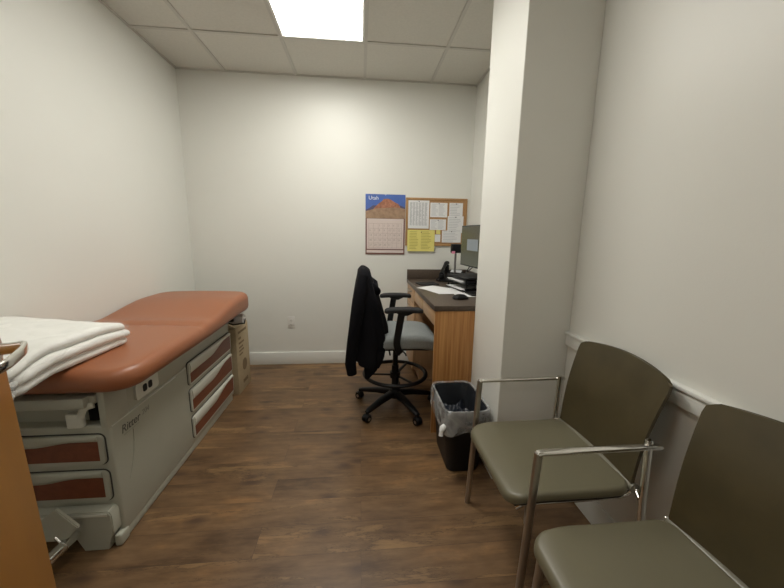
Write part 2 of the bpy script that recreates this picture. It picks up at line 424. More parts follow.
bm = B(); box(bm, -0.002, 0.002, -0.008, -0.006, -0.002, 0.002, bev=0.0005); mesh('screw', bm, M['satin'], o)

# ------------------------------------------------------------------ exam table
T = thing('exam_table', 'medical exam table with terracotta vinyl pad and greige drawer base, along left wall', 'exam table', (-1.02, 1.34, 0))
OX, OY = -1.02, 1.34
# local coordinates: x 0 = right side face, y 0 = near face
bm = B()
box(bm, -0.55, 0.0, 0.012, 1.29, 0.042, 0.545, bev=0.010, seg=3)
box(bm, -0.55, -0.005, 0.10, 1.285, 0.535, 0.70, bev=0.006, seg=2)
# upper side panel reaching forward to the near corner
box(bm, -0.030, -0.001, 0.002, 0.13, 0.535, 0.70, bev=0.006, seg=2)
box(bm, -0.55, -0.52, 0.002, 0.13, 0.535, 0.70, bev=0.006, seg=2)
mesh('base', bm, M['table_body'], T)
# step line along the side panel
bm = B(); box(bm, -0.001, 0.004, 0.015, 0.50, 0.535, 0.540, bev=0.002); mesh('side_ridge', bm, M['table_light'], T)
bm = B(); box(bm, -0.54, -0.003, 0.02, 1.27, 0.0, 0.048, bev=0.008, seg=3)
box(bm, -0.026, 0.004, -0.022, 0.035, 0.0, 0.056, bev=0.010, seg=3)
mesh('plinth', bm, M['table_body'], T)
# front skirt below the drawers with its foot cut-out
def yplane(y): return lambda u, v, t: (u, y+t, v)
bm = B()
sk = [(-0.55, 0.02), (-0.42, 0.02), (-0.40, 0.115), (-0.175, 0.115), (-0.135, 0.0), (-0.040, 0.0), (-0.030, 0.02), (-0.030, 0.055), (-0.012, 0.075), (-0.012, 0.165), (-0.022, 0.182), (-0.55, 0.182)]
prism(bm, sk, lambda u, v, t: (u, t, v), -0.035, 0.02)
bmesh.ops.bevel(bm, geom=[e for e in bm.edges], offset=0.004, segments=2, affect='EDGES')
mesh('skirt', bm, M['table_body'], T)
bm = B(); box(bm, -0.54, -0.026, -0.037, -0.005, 0.160, 0.176, bev=0.004); mesh('skirt_bead', bm, M['table_light'], T)
# drawers: rounded plate + inset wood-red insert with an S-shaped upper edge
def rr_poly(u0, u1, v0, v1, r, n=5):
    return [((u0+u1)/2+x, (v0+v1)/2+y) for x, y in rrect((u1-u0)/2, (v1-v0)/2, r, n, 1)]
def insert_poly(u0, u1, v0, v1, lo, hi, s0, s1, rev=False):
    pts = [(u0, v0), (u1, v0)]
    n = 18
    for k in range(n+1):
        t = 1-k/n
        s = min(1, max(0, (t-s0)/(s1-s0))); s = s*s*(3-2*s)
        pts.append((u0+(u1-u0)*t, v0+(v1-v0)*(lo+(hi-lo)*s)))
    return pts
def drawer(u0, u1, v0, v1, fn, lo=0.52, hi=0.88, s0=0.45, s1=0.85, mg=0.011, r=0.016, mt='table_light'):
    bm = B(); prism(bm, rr_poly(u0-0.005, u1+0.005, v0-0.005, v1+0.005, r+0.005), fn, -0.002, 0.0025); d0 = mesh('drawer_gap_shade', bm, M['gap'], T)  # dark plate stands in for the shaded gap round the drawer
    bm = B(); prism(bm, rr_poly(u0, u1, v0, v1, r), fn, 0.0, 0.010)
    prism(bm, rr_poly(u0+0.002, u1-0.002, v0+0.002, v1-0.002, r-0.002), fn, 0.010, 0.012)
    d = mesh('drawer', bm, M[mt], T, 30)
    d0.parent = d
    bm = B(); prism(bm, insert_poly(u0+mg, u1-mg, v0+mg, v1-0.006, lo, hi, s0, s1), fn, 0.011, 0.0132); mesh('insert', bm, M['maroon'], d, 0)
    # hand-pull lip: a soft roll above the insert following the same S edge
    bm = B(); pts = []
    rad = []
    for k in range(25):
        t = k/24; s = min(1, max(0, (t-s0)/(s1-s0))); s = s*s*(3-2*s)
        e = v0+mg+(v1-0.006-v0-mg)*(lo+(hi-lo)*s)
        hgt = max(0.006, (v1-e)*0.48)
        pts.append(fn(u0+mg+(u1-u0-2*mg)*t, (v1+e)/2, 0.0115)); rad.append(hgt)
    tube(bm, pts, 0.007, 12, r2=rad); mesh('handle', bm, M[mt], d)
side = lambda u, v, t: (t, u, v)
for v0, v1 in ((0.428, 0.562), (0.255, 0.395), (0.084, 0.220)):
    drawer(0.625, 1.265, v0, v1, side)
front = lambda u, v, t: (u, 0.012-t, v)
for v0, v1 in ((0.375, 0.508), (0.205, 0.345)):
    drawer(-0.53, -0.028, v0, v1, front, lo=0.62, hi=0.80, s0=0.45, s1=0.80, mg=0.020, r=0.022, mt='table_body')
# slide-out foot extension under the pad
bm = B(); box(bm, -0.52, -0.055, -0.030, 0.30, 0.640, 0.683, bev=0.005, seg=2); box(bm, -0.062, -0.030, -0.005, 0.30, 0.650, 0.685, bev=0.004)
mesh('foot_extension', bm, M['table_body'], T)
bm = B(); box(bm, -0.53, -0.032, 0.06, 0.10, 0.545, 0.63); mesh('recess_back', bm, M['table_body'], T, 0)
bm = B(); tube(bm, bend([(-0.04, 0.0, 0.645), (-0.070, -0.012, 0.640), (-0.085, -0.014, 0.600)], 0.03), 0.014, 14, r2=0.008, up=(0, 1, 0))
cushion(bm, -0.112, -0.004, 0.032, 0.014, 0.013, 0.552, 0.612, e=0.006, n=5, sub=2, inner=2)
mesh('release_lever', bm, M['table_light'], T)
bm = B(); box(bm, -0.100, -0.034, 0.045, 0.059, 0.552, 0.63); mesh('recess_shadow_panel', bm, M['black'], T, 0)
# side outlet
bm = B(); prism(bm, rr_poly(0.175, 0.345, 0.565, 0.640, 0.014), side, -0.006, 0.006); po = mesh('side_outlet', bm, M['table_light'], T, 30)
for u in (0.238, 0.278):
    bm = B(); prism(bm, rr_poly(u-0.0145, u+0.0145, 0.585, 0.621, 0.010), side, 0.004, 0.0075); mesh('socket', bm, M['black'], po, 30)
text('logo', 'Ritter', 0.052, M['logo'], T, m_posx(0.0006, 0.066, 0.470), shear=0.18)
text('logo', '204', 0.036, M['logo_light'], T, m_posx(0.0006, 0.205, 0.480), shear=0.18)
bm = B(); box(bm, 0.0, 0.0008, 0.080, 0.180, 0.458, 0.460); mesh('logo_rule', bm, M['logo_light'], T, 0)
bm = B(); tube(bm, [(0.0015, 0.135-0.06*(k/9)**2, 0.455-0.21*k/9) for k in range(10)], 0.0014, 6); mesh('cord', bm, M['table_body'], T)
# step plate and chrome leg support that stick out below the drawers
bm = B(); prism(bm, [(-0.172, 0.250), (-0.100, 0.163), (-0.150, 0.112), (-0.240, 0.105), (-0.300, 0.150)], lambda u, v, t: (u, t, v), -0.085, -0.070)
bmesh.ops.bevel(bm, geom=list(bm.edges), offset=0.003, segments=2, affect='EDGES'); mesh('step_plate', bm, M['table_body'], T)
bm = B(); a = Vector((-0.160, -0.175, 0.096)); b = Vector((-0.150, 0.010, 0.090)); d = b-a
tube(bm, [a, a+d*0.62], 0.020, 18); tube(bm, [a+d*0.40, a+d*0.44], 0.0225, 18); tube(bm, [a+d*0.60, b], 0.0165, 18)
tube(bm, [a+d*0.45, a+d*0.45+Vector((-0.035, 0.01, 0.03))], 0.007, 10)
mesh('chrome_strut', bm, M['chrome'], T)
# pad
def pad_fn(x, y, z):
    Y = y+OY
    s = min(1, max(0, (Y-1.98)/0.55)); s = s*s*(3-2*s)
    zz = z + s*(0.058 if z > 0.745 else 0.012)
    if z > 0.745:
        zz += 0.009*max(0, 1-((x+0.214)/0.346)**2)
        zz -= 0.010*math.exp(-((Y-1.965)/0.016)**2)
        zz += 0.008*math.exp(-((Y-2.02)/0.05)**2)
        zz -= 0.012*max(0, 1-(Y-1.2)/0.35)**2 if Y < 1.55 else 0
    return (x, y, zz)
bm = B(); cushion(bm, -0.214, 2.045-OY, 0.346, 0.752, 0.115, 0.703, 0.797, e=0.042, crown=0.0, fn=pad_fn, n=10, sub=44, inner=10, eb=0.040)
mesh('pad', bm, M['vinyl_orange'], T, 60)
# paper roll held under the head end
bm = B(); tube(bm, [(-0.33, 1.345, 0.650), (0.095, 1.345, 0.650)], 0.040, 24); tube(bm, [(0.094, 1.345, 0.650), (0.10, 1.345, 0.650)], 0.014, 16); mesh('paper_roll', bm, M['paper'], T)
bm = B(); box(bm, -0.030, 0.035, 1.28, 1.305, 0.640, 0.70, bev=0.004); tube(bm, [(0.0, 1.285, 0.63), (0.03, 1.295, 0.615), (0.105, 1.32, 0.62), (0.106, 1.345, 0.650)], 0.006, 8); mesh('roll_bracket', bm, M['black'], T)
# ------------------------------------------------------------------ folded sheets on the pad
S = thing('folded_blanket', 'thick white blanket folded in three in clear plastic, on terracotta exam table pad', 'blanket', (-1.330, 1.380, 0.806))
def wob(seed, amp, base=0.0):
    def f(x, y, z):
        n = noise.noise(Vector((x*5+seed, y*5, z*6)))*amp + noise.noise(Vector((x*14, y*14+seed, z*10)))*amp*0.35
        n2 = noise.noise(Vector((y*6+seed*2, z*9, x*3)))*amp
        tilt = 0.035*max(0.0, min(1.0, (0.12-x)/0.36))*max(0, min(1, (z)/0.12))
        tap = 0.7+0.3*min(1, max(0, (y+0.30)/0.12)); tapf = 1-0.30*max(0, (y-0.10)/0.18)**2
        droop = 0.20*max(0.0, -0.12-y)
        return (x+n2*0.8+0.06*y, y+n2*0.6, max(0.0, (z*tap*tapf + n*min(1, z/0.03) + tilt))-droop)
    return f
for i, (z0, z1, dx, dy) in enumerate(((0.0, 0.042, -0.004, 0.0), (0.041, 0.084, 0.006, 0.010), (0.083, 0.124, -0.002, -0.010))):
    bm = B(); cushion(bm, dx, dy, 0.232, 0.270, 0.05, z0, z1, e=0.0205, fn=wob(3.1*i, 0.007), n=7, sub=20, inner=8)
    mesh('fold', bm, M['sheet'], S, 70)
def wrapfn(x, y, z):
    n = noise.noise(Vector((x*16, y*16, z*16)))*0.010 + noise.noise(Vector((x*40, y*40, z*40)))*0.004
    x, y, z = wob(0, 0.006)(x, y, z)
    near = max(0, (-0.20-y)/0.12)
    return (x+n*(1+near), y+n*(1+near), z+n*0.6)
bm = B(); cushion(bm, 0.000, -0.012, 0.236, 0.286, 0.05, 0.0, 0.127, e=0.028, fn=wrapfn, n=10, sub=34, inner=16)
mesh('plastic_wrap', bm, M['film'], S, 80)
# bunched plastic at the near right end
bm = B()
for k in range(5):
    a = 2*PI*k/5
    tube(bm, [(0.19+0.012*math.cos(a), -0.245, 0.025+0.028*math.sin(a)), (0.195+0.02*math.cos(a+0.5), -0.275, 0.010+0.030*math.sin(a+0.5)), (0.19+0.010*math.cos(a+1), -0.290, 0.0+0.016*math.sin(a+1))], [0.010, 0.014, 0.006], 8)
mesh('bunched_plastic', bm, mk_plastic('bunched_film', 0.6, (0.75, 0.75, 0.72), 0.15, 50), S, 60)

# ------------------------------------------------------------------ cardboard box
K = thing('cardboard_box', 'tall narrow brown cardboard carton standing on floor past the exam table', 'box', (-0.998, 2.69, 0), math.radians(-1.5))
bm = B(); box(bm, -0.30, 0.0, 0.0, 0.27, 0.0, 0.560, bev=0.003); mesh('carton', bm, M['cardboard'], K)
bm = B(); prism(bm, [(0, 0), (-0.10, 0.045), (-0.101, 0.049), (-0.002, 0.004)], lambda u, v, t: (u, t, 0.565+v), 0.002, 0.265); mesh('flap', bm, M['cardboard'], K, 0)
bm = B(); box(bm, -0.17, -0.12, -0.001, 0.0, 0.30, 0.565); mesh('tape', bm, M['tape'], K, 0)
bm = B()
rows = [(0.505, 0.05, 0.22, 0.020), (0.455, 0.05, 0.10, 0.018), (0.415, 0.05, 0.16, 0.016), (0.380, 0.05, 0.13, 0.014), (0.350, 0.05, 0.15, 0.014), (0.320, 0.05, 0.12, 0.014), (0.06, 0.10, 0.20, 0.030)]
for z, y0, y1, h in rows:
    y = y0
    while y < y1:
        ww = random.uniform(0.008, 0.02); box(bm, -0.0002, 0.0012, y, min(y+ww, y1), z, z+h); y += ww+0.005
mesh('printed_lines', bm, M['print'], K, 0)
bm = B(); prism(bm, [(0.15+0.048*math.cos(a*PI/12), 0.215+0.052*math.sin(a*PI/12)) for a in range(24)], lambda u, v, t: (t, u, v), -0.0002, 0.0012); mesh('printed_emblem', bm, M['print'], K, 0)

# ------------------------------------------------------------------ desk
DX0, DX1, DY0, DY1, DZ = 0.468, XR, 2.045, YF, 0.885
W = thing('worktop', 'dark brown counter-height desk worktop with low backsplash in the alcove', 'worktop', (DX0, DY0, 0.85))
bm = B(); box(bm, 0, DX1-DX0, 0, DY1-DY0, 0.0, 0.035, bev=0.002); mesh('slab', bm, M['worktop'], W)
bm = B(); box(bm, 0, DX1-DX0, DY1-DY0-0.02, DY1-DY0, 0.035, 0.132, bev=0.002); mesh('backsplash', bm, M['worktop'], W)
bm = B(); box(bm, DX1-DX0-0.02, DX1-DX0, 0.0, DY1-DY0-0.02, 0.035, 0.132, bev=0.002); mesh('backsplash', bm, M['worktop'], W)
U = thing('desk', 'striped wood desk end panel with pale wood drawer fronts above the knee space', 'desk', (DX0, DY0, 0))
bm = B(); box(bm, 0.008, DX1-DX0, 0.004, 0.026, 0, 0.85, bev=0.001); mesh('end_panel', bm, M['desk_side'], U)
bm = B(); box(bm, 0.03, DX1-DX0, 0.03, 0.85, 0.77, 0.849); mesh('drawer_box', bm, M['desk_front'], U, 0)
for y0, y1 in ((0.028, 0.430), (0.434, 0.838)):
    bm = B(); box(bm, 0.008, 0.028, y0, y1, 0.748, 0.845, bev=0.002); mesh('drawer_front', bm, M['desk_front'], U)
bm = B(); box(bm, DX1-DX0-0.02, DX1-DX0, 0.03, 0.85, 0.0, 0.77); mesh('modesty_panel', bm, M['desk_side'], U, 0)
Cb = thing('drawer_cabinet', 'pale wood drawer cabinet under the far end of the dark worktop', 'cabinet', (DX0, DY0+0.86, 0))
cl = DY1-0.013-(DY0+0.86)
bm = B(); box(bm, 0.03, DX1-DX0, 0.0, cl, 0.09, 0.849, bev=0.001); box(bm, 0.07, DX1-DX0, 0.0, cl, 0.0, 0.09); mesh('carcass', bm, M['desk_front'], Cb)
for z0, z1 in ((0.70, 0.845), (0.40, 0.696), (0.095, 0.396)):
    bm = B(); box(bm, 0.008, 0.028, 0.002, cl-0.002, z0, z1, bev=0.002); d = mesh('drawer', bm, M['desk_front'], Cb)
    bm = B(); tube(bm, bend([(0.008, 0.14, z1-0.035), (-0.018, 0.14, z1-0.035), (-0.018, 0.27, z1-0.035), (0.008, 0.27, z1-0.035)], 0.012), 0.004, 8, up=(0, 0, 1)); mesh('handle', bm, M['satin'], d)

# ------------------------------------------------------------------ things on the desk
mon = thing('monitor', 'black computer monitor with olive desktop screen, edge hidden by the pillar', 'monitor', (0.876, 2.45, DZ), math.radians(4))
bm = B(); box(bm, -0.035, -0.008, -0.268, 0.268, 0.205, 0.520, bev=0.004); mesh('housing', bm, M['black'], mon)
bm = B(); box(bm, -0.0362, -0.034, -0.260, 0.260, 0.215, 0.513); sc = mesh('screen', bm, M['screen'], mon, 0)
bm = B(); box(bm, -0.0372, -0.0362, -0.07, 0.135, 0.330, 0.415); mesh('window', bm, M['window_ui'], sc, 0)
bm = B(); box(bm, -0.008, 0.018, -0.06, 0.06, 0.28, 0.42, bev=0.006); tube(bm, [(0.03, 0, 0.012), (0.035, 0, 0.20), (0.012, 0, 0.35)], 0.018, 14, r2=0.030, up=(0, 1, 0)); mesh('neck', bm, M['black'], mon)
bm = B(); cushion(bm, 0.02, 0, 0.085, 0.085, 0.03, 0.0, 0.014, e=0.005, n=6, sub=2, inner=2); mesh('foot', bm, M['black'], mon)
bm = B(); tube(bm, [(0.0, 0.10, 0.24), (-0.02, 0.13, 0.18), (-0.05, 0.10, 0.155), (-0.06, 0.04, 0.17), (-0.03, 0.01, 0.21)], 0.004, 8); mesh('cable', bm, M['black'], mon)

# thin pole with a small box head
st = thing('desk_stand', 'thin grey pole with a small black box head and pink tag on worktop', 'stand', (0.858, 2.985, DZ))
bm = B(); lathe(bm, [(0.030, 0), (0.030, 0.008), (0.012, 0.014), (0.010, 0.02)], n=20); mesh('base', bm, M['black'], st)
bm = B(); tube(bm, [(0, 0, 0.01), (0, 0, 0.30)], 0.0095, 12); mesh('pole', bm, M['pole_grey'], st)
bm = B(); box(bm, -0.045, 0.045, -0.020, 0.02, 0.285, 0.365, bev=0.006); mesh('head', bm, M['black'], st)
bm = B(); box(bm, -0.043, -0.012, -0.023, -0.020, 0.280, 0.302); mesh('tag', bm, M['pink'], st, 0)

# desk phone
ph = thing('desk_phone', 'black desk phone with handset upright in its cradle near the backsplash', 'phone', (0.885, 3.19, DZ), math.radians(-30))
bm = B(); prism(bm, [(-0.10, 0), (0.10, 0), (0.10, 0.085), (0.085, 0.10), (-0.10, 0.018)], lambda u, v, t: (t, u, v), -0.10, 0.10)
bmesh.ops.bevel(bm, geom=list(bm.edges), offset=0.006, segments=2, affect='EDGES'); mesh('body', bm, M['black'], ph)
bm = B()
hp = [(-0.075, -0.085, 0.055), (-0.075, -0.05, 0.085), (-0.075, 0.0, 0.118), (-0.075, 0.06, 0.150), (-0.075, 0.095, 0.150)]
hp = [(a_, b_, c_+0.018) for a_, b_, c_ in hp]
tube(bm, hp, [0.024, 0.020, 0.016, 0.020, 0.026], 14, r2=[0.017, 0.013, 0.011, 0.014, 0.020])
cushion(bm, -0.075, 0.080, 0.026, 0.026, 0.02, 0.100, 0.150, e=0.008, n=5, sub=1, inner=2); cushion(bm, -0.075, -0.075, 0.026, 0.026, 0.02, 0.030, 0.075, e=0.008, n=5, sub=1, inner=2)
mesh('handset', bm, M['black'], ph)
bm = B(); xform(bm, Matrix()); box(bm, -0.02, 0.085, 0.035, 0.08, 0.0, 0.003)
xform(bm, Matrix.Translation((0, 0, 0.068)) @ Matrix.Rotation(math.radians(24), 4, 'X')); mesh('display', bm, M['ink'], ph, 0)
bm = B()
for i in range(3):
    for j in range(4): box(bm, -0.015+i*0.022, 0.001+i*0.022, -0.075+j*0.022, -0.062+j*0.022, 0.040+0.0095*j, 0.046+0.0095*j)
bb = mesh('keypad', bm, M['gap'], ph, 0); bb.location.z = -0.008
bm = B(); cp = []
for k in range(120):
    t = k/119; a = t*26*PI
    cp.append((-0.085-0.02*math.sin(PI*t)+0.005*math.cos(a), -0.10-0.045*math.sin(PI*t)+0.02*t, 0.045*(1-t)**2+0.007+0.005*math.sin(a)))
tube(bm, cp, 0.0018, 5); mesh('coiled_cord', bm, M['black'], ph)

# stacked letter tray
tr = thing('letter_tray', 'black letter tray with white papers in its tiers, in front of the monitor', 'tray', (0.915, 2.725, DZ), math.radians(10))
hx_, hy_ = 0.125, 0.165
for z0 in (0.0, 0.058):
    bm = B(); box(bm, -hx_, hx_, -hy_, hy_, z0+0.004, z0+0.010, bev=0.001)
    for s in (-1, 1): box(bm, -hx_, hx_, s*hy_-0.003, s*hy_+0.003, z0+0.004, z0+0.030, bev=0.001)
    box(bm, hx_-0.004, hx_, -hy_, hy_, z0+0.004, z0+0.030)
    tube(bm, bend([(-hx_, -hy_, z0+0.010), (-hx_-0.03, -hy_+0.03, z0+0.012), (-hx_-0.03, hy_-0.03, z0+0.012), (-hx_, hy_, z0+0.010)], 0.03), 0.0028, 8)
    mesh('tier', bm, M['black'], tr)
for sx in (-1, 1):
    for sy in (-1, 1):
        bm = B(); tube(bm, [(sx*(hx_-0.01), sy*hy_, 0.0), (sx*(hx_-0.01), sy*hy_, 0.10)], 0.004, 8); mesh('post', bm, M['black'], tr)
bm = B(); box(bm, -hx_-0.005, hx_+0.005, -hy_, hy_, 0.098, 0.112, bev=0.003); mesh('lid', bm, M['black_soft'], tr)
p1 = thing('paper_stack', 'white papers lying inside the lower tier of the black letter tray', 'papers', (0.915, 2.725, DZ+0.0105), math.radians(10))
bm = B()
for k in range(3): box(bm, -0.125-0.02*(k % 2), 0.09, -0.145+0.004*k, 0.14, 0.0005+0.004*k, 0.0035+0.004*k)
mesh('sheets', bm, M['paper'], p1, 0)
p2 = thing('paper_stack', 'white papers lying inside the upper tier of the black letter tray', 'papers', (0.915, 2.725, DZ+0.0685), math.radians(10))
bm = B()
for k in range(4): box(bm, -0.135-0.004*k, 0.09, -0.140-0.003*k, 0.13, 0.0005+0.004*k, 0.0035+0.004*k)
mesh('sheets', bm, M['paper'], p2, 0)
# loose papers, pad and pen
q = thing('loose_papers', 'loose white papers fanned on the dark worktop beside the tray', 'papers', (0.640, 2.66, DZ))
for k, (dx, dy, rz) in enumerate(((0, 0, 20), (0.04, -0.05, 6), (-0.005, 0.045, 38))):
    bm = B(); box(bm, -0.105, 0.105, -0.14, 0.14, 0.0, 0.0008); mesh('sheet', bm, M['paper'], q, 0, loc=(dx, dy, 0.0005+0.0012*k), rot=(0, 0, math.radians(rz)))
q = thing('loose_papers', 'white paper sheet half under the right side of the letter tray', 'papers', (0.80, 2.405, DZ))
bm = B(); box(bm, -0.09, 0.09, -0.05, 0.12, 0.0003, 0.0014); mesh('sheet', bm, M['paper'], q, 0)
q = tag(mesh('desk_pad', (lambda b_: (cushion(b_, 0, 0, 0.09, 0.08, 0.02, 0.0, 0.010, e=0.003, n=5, sub=2, inner=2), b_)[1])(B()), M['black_soft'], None, loc=(0.605, 2.98, DZ), rot=(0, 0, math.radians(10))), 'flat black pad lying behind the loose white papers on worktop', 'pad')
# mouse
ms = thing('computer_mouse', 'small black computer mouse at the near edge of the worktop', 'mouse', (0.705, 2.275, DZ), math.radians(-80))
def mfn(x, y, z): return (x*(1-0.10*(y/0.06)), y, z*(1-0.35*((y+0.01)/0.06)**2) if z > 0.01 else z)
bm = B(); cushion(bm, 0, 0, 0.034, 0.058, 0.030, 0.0, 0.030, e=0.020, crown=0.006, eb=0.004, fn=mfn, n=8, sub=4, inner=6); mesh('shell', bm, M['black'], ms, 60)
bm = B(); tube(bm, [(0, 0.030-0.002, 0.024), (0, 0.042, 0.020)], 0.004, 8); mesh('wheel', bm, M['gap'], ms)

# ------------------------------------------------------------------ calendar and cork board
cal = thing('wall_calendar', 'hanging wall calendar with blue sky mountain photo above pinkish month grid', 'calendar', (0.0, YF, 0.0))
y = -0.006
bm = B(); box(bm, 0.049, 0.436, y, -0.001, 1.129, 1.706); mesh('backing', bm, M['cal_border'], cal, 0)
bm = B(); box(bm, 0.049, 0.436, y-0.0012, y, 1.479, 1.706); pic = mesh('photo', bm, M['cal_sky'], cal, 0)
fy = lambda u, v, t: (u, y-0.0012-t, v)
bm = B(); prism(bm, [(0.049, 1.52), (0.436, 1.52), (0.436, 1.585), (0.40, 1.60), (0.36, 1.61), (0.12, 1.60), (0.085, 1.575), (0.049, 1.555)], fy, 0, 0.0006); mesh('printed_hills', bm, M['cal_dark'], pic, 0)
bm = B(); prism(bm, [(0.10, 1.54), (0.41, 1.54), (0.37, 1.615), (0.33, 1.635), (0.29, 1.660), (0.265, 1.666), (0.225, 1.662), (0.205, 1.640), (0.165, 1.610)], fy, 0, 0.0012); mesh('printed_mountain', bm, M['cal_rock'], pic, 0)
bm = B(); prism(bm, [(0.049, 1.479), (0.436, 1.479), (0.436, 1.572), (0.36, 1.585), (0.25, 1.580), (0.15, 1.572), (0.049, 1.545)], fy, 0, 0.0018); mesh('printed_desert', bm, M['cal_plain'], pic, 0)
text('title', 'Utah', 0.050, M['white_ink'], cal, m_negy(0.078, y-0.0018, 1.655))
bm = B(); box(bm, 0.062, 0.422, y-0.0012, y, 1.183, 1.476); g = mesh('month_grid', bm, M['cal_paper'], cal, 0)
bm = B()
for i in range(8): xx = 0.080+i*0.0463; box(bm, xx-0.0005, xx+0.0005, y-0.0018, y-0.0012, 1.195, 1.43)
for j in range(6): zz = 1.195+j*0.047; box(bm, 0.080, 0.404, y-0.0018, y-0.0012, zz-0.0005, zz+0.0005)
mesh('grid_line', bm, M['cal_border'], g, 0)
days = []
first = 2; d = 1
body = []
for r_ in range(5):
    for c_ in range(7):
        if (r_*7+c_) >= first and d <= 31: body.append((r_, c_, d)); d += 1
mats_t = []
bmt = B()
for r_, c_, d in body:
    t_ = text('day', str(d), 0.026, M['ink_brown'], None, m_negy(0.086+c_*0.0463, y-0.0016, 1.403-r_*0.047))
    bmt.from_mesh(t_.data); me_ = t_.data; bpy.data.objects.remove(t_); bpy.data.meshes.remove(me_)
mesh('day_numbers', bmt, M['ink_brown'], g, 0)
bm = B(); box(bm, 0.060, 0.425, y-0.0014, y, 1.146, 1.172); mesh('footer', bm, M['cal_paper'], cal, 0)
bm = B(); tube(bm, [(0.2425+0.006*math.cos(a*PI/8), y-0.002, 1.706+0.006*math.sin(a*PI/8)) for a in range(16)], 0.0015, 6, up=(0, 1, 0), closed=True); tube(bm, [(0.2425, y-0.008, 1.713), (0.2425, 0.0, 1.713)], 0.002, 8); mesh('hanger', bm, M['white_metal'], cal)

bd = thing('cork_board', 'wood framed cork notice board on far wall above the desk', 'notice board', (0.0, YF, 0.0))
bm = B(); box(bm, 0.45, 1.05, -0.010, -0.001, 1.225, 1.678); mesh('cork', bm, M['cork'], bd, 0)
bm = B(); fw_ = 0.020
box(bm, 0.443, 1.054, -0.016, 0, 1.662, 1.682, bev=0.002); box(bm, 0.443, 1.054, -0.016, 0, 1.219, 1.239, bev=0.002)
box(bm, 0.443, 0.463, -0.016, 0, 1.239, 1.662, bev=0.002); box(bm, 1.034, 1.054, -0.016, 0, 1.239, 1.662, bev=0.002)
mesh('frame', bm, M['frame_wood'], bd)
def note(x0, x1, z0, z1, label, mat='paper', ink='ink', rows=8, cols=1, yy=-0.011, dark=False, pin=True, hw=0.010, cat='notice'):
    n = thing('pinned_note', label, cat, ((x0+x1)/2, YF+yy, (z0+z1)/2), 0, 'papers pinned to the cork board')
    a, b_ = (x1-x0)/2, (z1-z0)/2
    bm = B(); k = 8; rings = []
    for i in range(k+1):
        zz = -b_+2*b_*i/k; c = -0.003*(1-i/k)**2
        rings.append([(-a, c, zz), (a, c*0.6, zz), (a, c*0.6-0.0006, zz), (-a, c-0.0006, zz)])
    loft(bm, rings); mesh('sheet', bm, M[mat], n, 0)
    if rows:
        bm = B()
        for r_ in range(rows):
            zz = b_*0.82 - (2*b_*0.80)*r_/max(1, rows-1)*0.98
            h = min(0.0042, 0.30*(2*b_)/rows)
            i = (zz+b_)/(2*b_); c = -0.003*(1-i)**2 - 0.0011
            for c_ in range(cols):
                w0 = -a*0.85 + c_*(2*a*0.85)/cols; w1 = w0 + (2*a*0.85)/cols*random.uniform(0.55, 0.9)
                box(bm, w0, w1, c, c+0.0006, zz-h/2, zz+h/2)
        mesh('printed_lines', bm, M[ink], n, 0)
    if pin:
        bm = B(); tube(bm, [(0, -0.0006, b_-hw), (0, -0.006, b_-hw), (0, -0.007, b_-hw)], [0.0035, 0.003, 0.005], 10); mesh('pin', bm, M['black'], n)
note(0.466, 0.673, 1.388, 1.657, 'large white sheet dense with grey print, upper left on cork board', rows=22, cols=6, ink='ink_dark', cat='paper')
note(0.683, 0.854, 1.500, 1.638, 'white printed sheet at top middle of the cork board', rows=11, cols=2, cat='paper')
note(0.683, 0.846, 1.377, 1.480, 'white printed card at centre of cork board below the top middle sheet', rows=8, cols=2, cat='paper')
note(0.874, 1.010, 1.505, 1.640, 'white sheet with faint print at top right of cork board', rows=8, cols=1, cat='paper', yy=-0.0105)
note(0.862, 1.022, 1.350, 1.513, 'white printed sheet below the top right one, at board\'s right edge', rows=9, cols=1, cat='paper', yy=-0.0125)
note(0.809, 1.003, 1.254, 1.372, 'white printed sheet at bottom right of the cork board', rows=7, cols=1, cat='paper', yy=-0.0145)
note(0.738, 0.795, 1.259, 1.332, 'tiny plain white slip at bottom middle of cork board', rows=0, pin=False, cat='paper', yy=-0.0112)
note(0.750, 0.792, 1.336, 1.377, 'small pale yellow sticky note above the tiny white slip', mat='yellow', rows=0, pin=False, cat='paper', yy=-0.0132)
note(0.462, 0.735, 1.164, 1.374, 'bright yellow printed notice hanging over lower left of cork board frame', mat='yellow', ink='ink_yellow', rows=12, cols=2, cat='paper', yy=-0.019, hw=0.022)

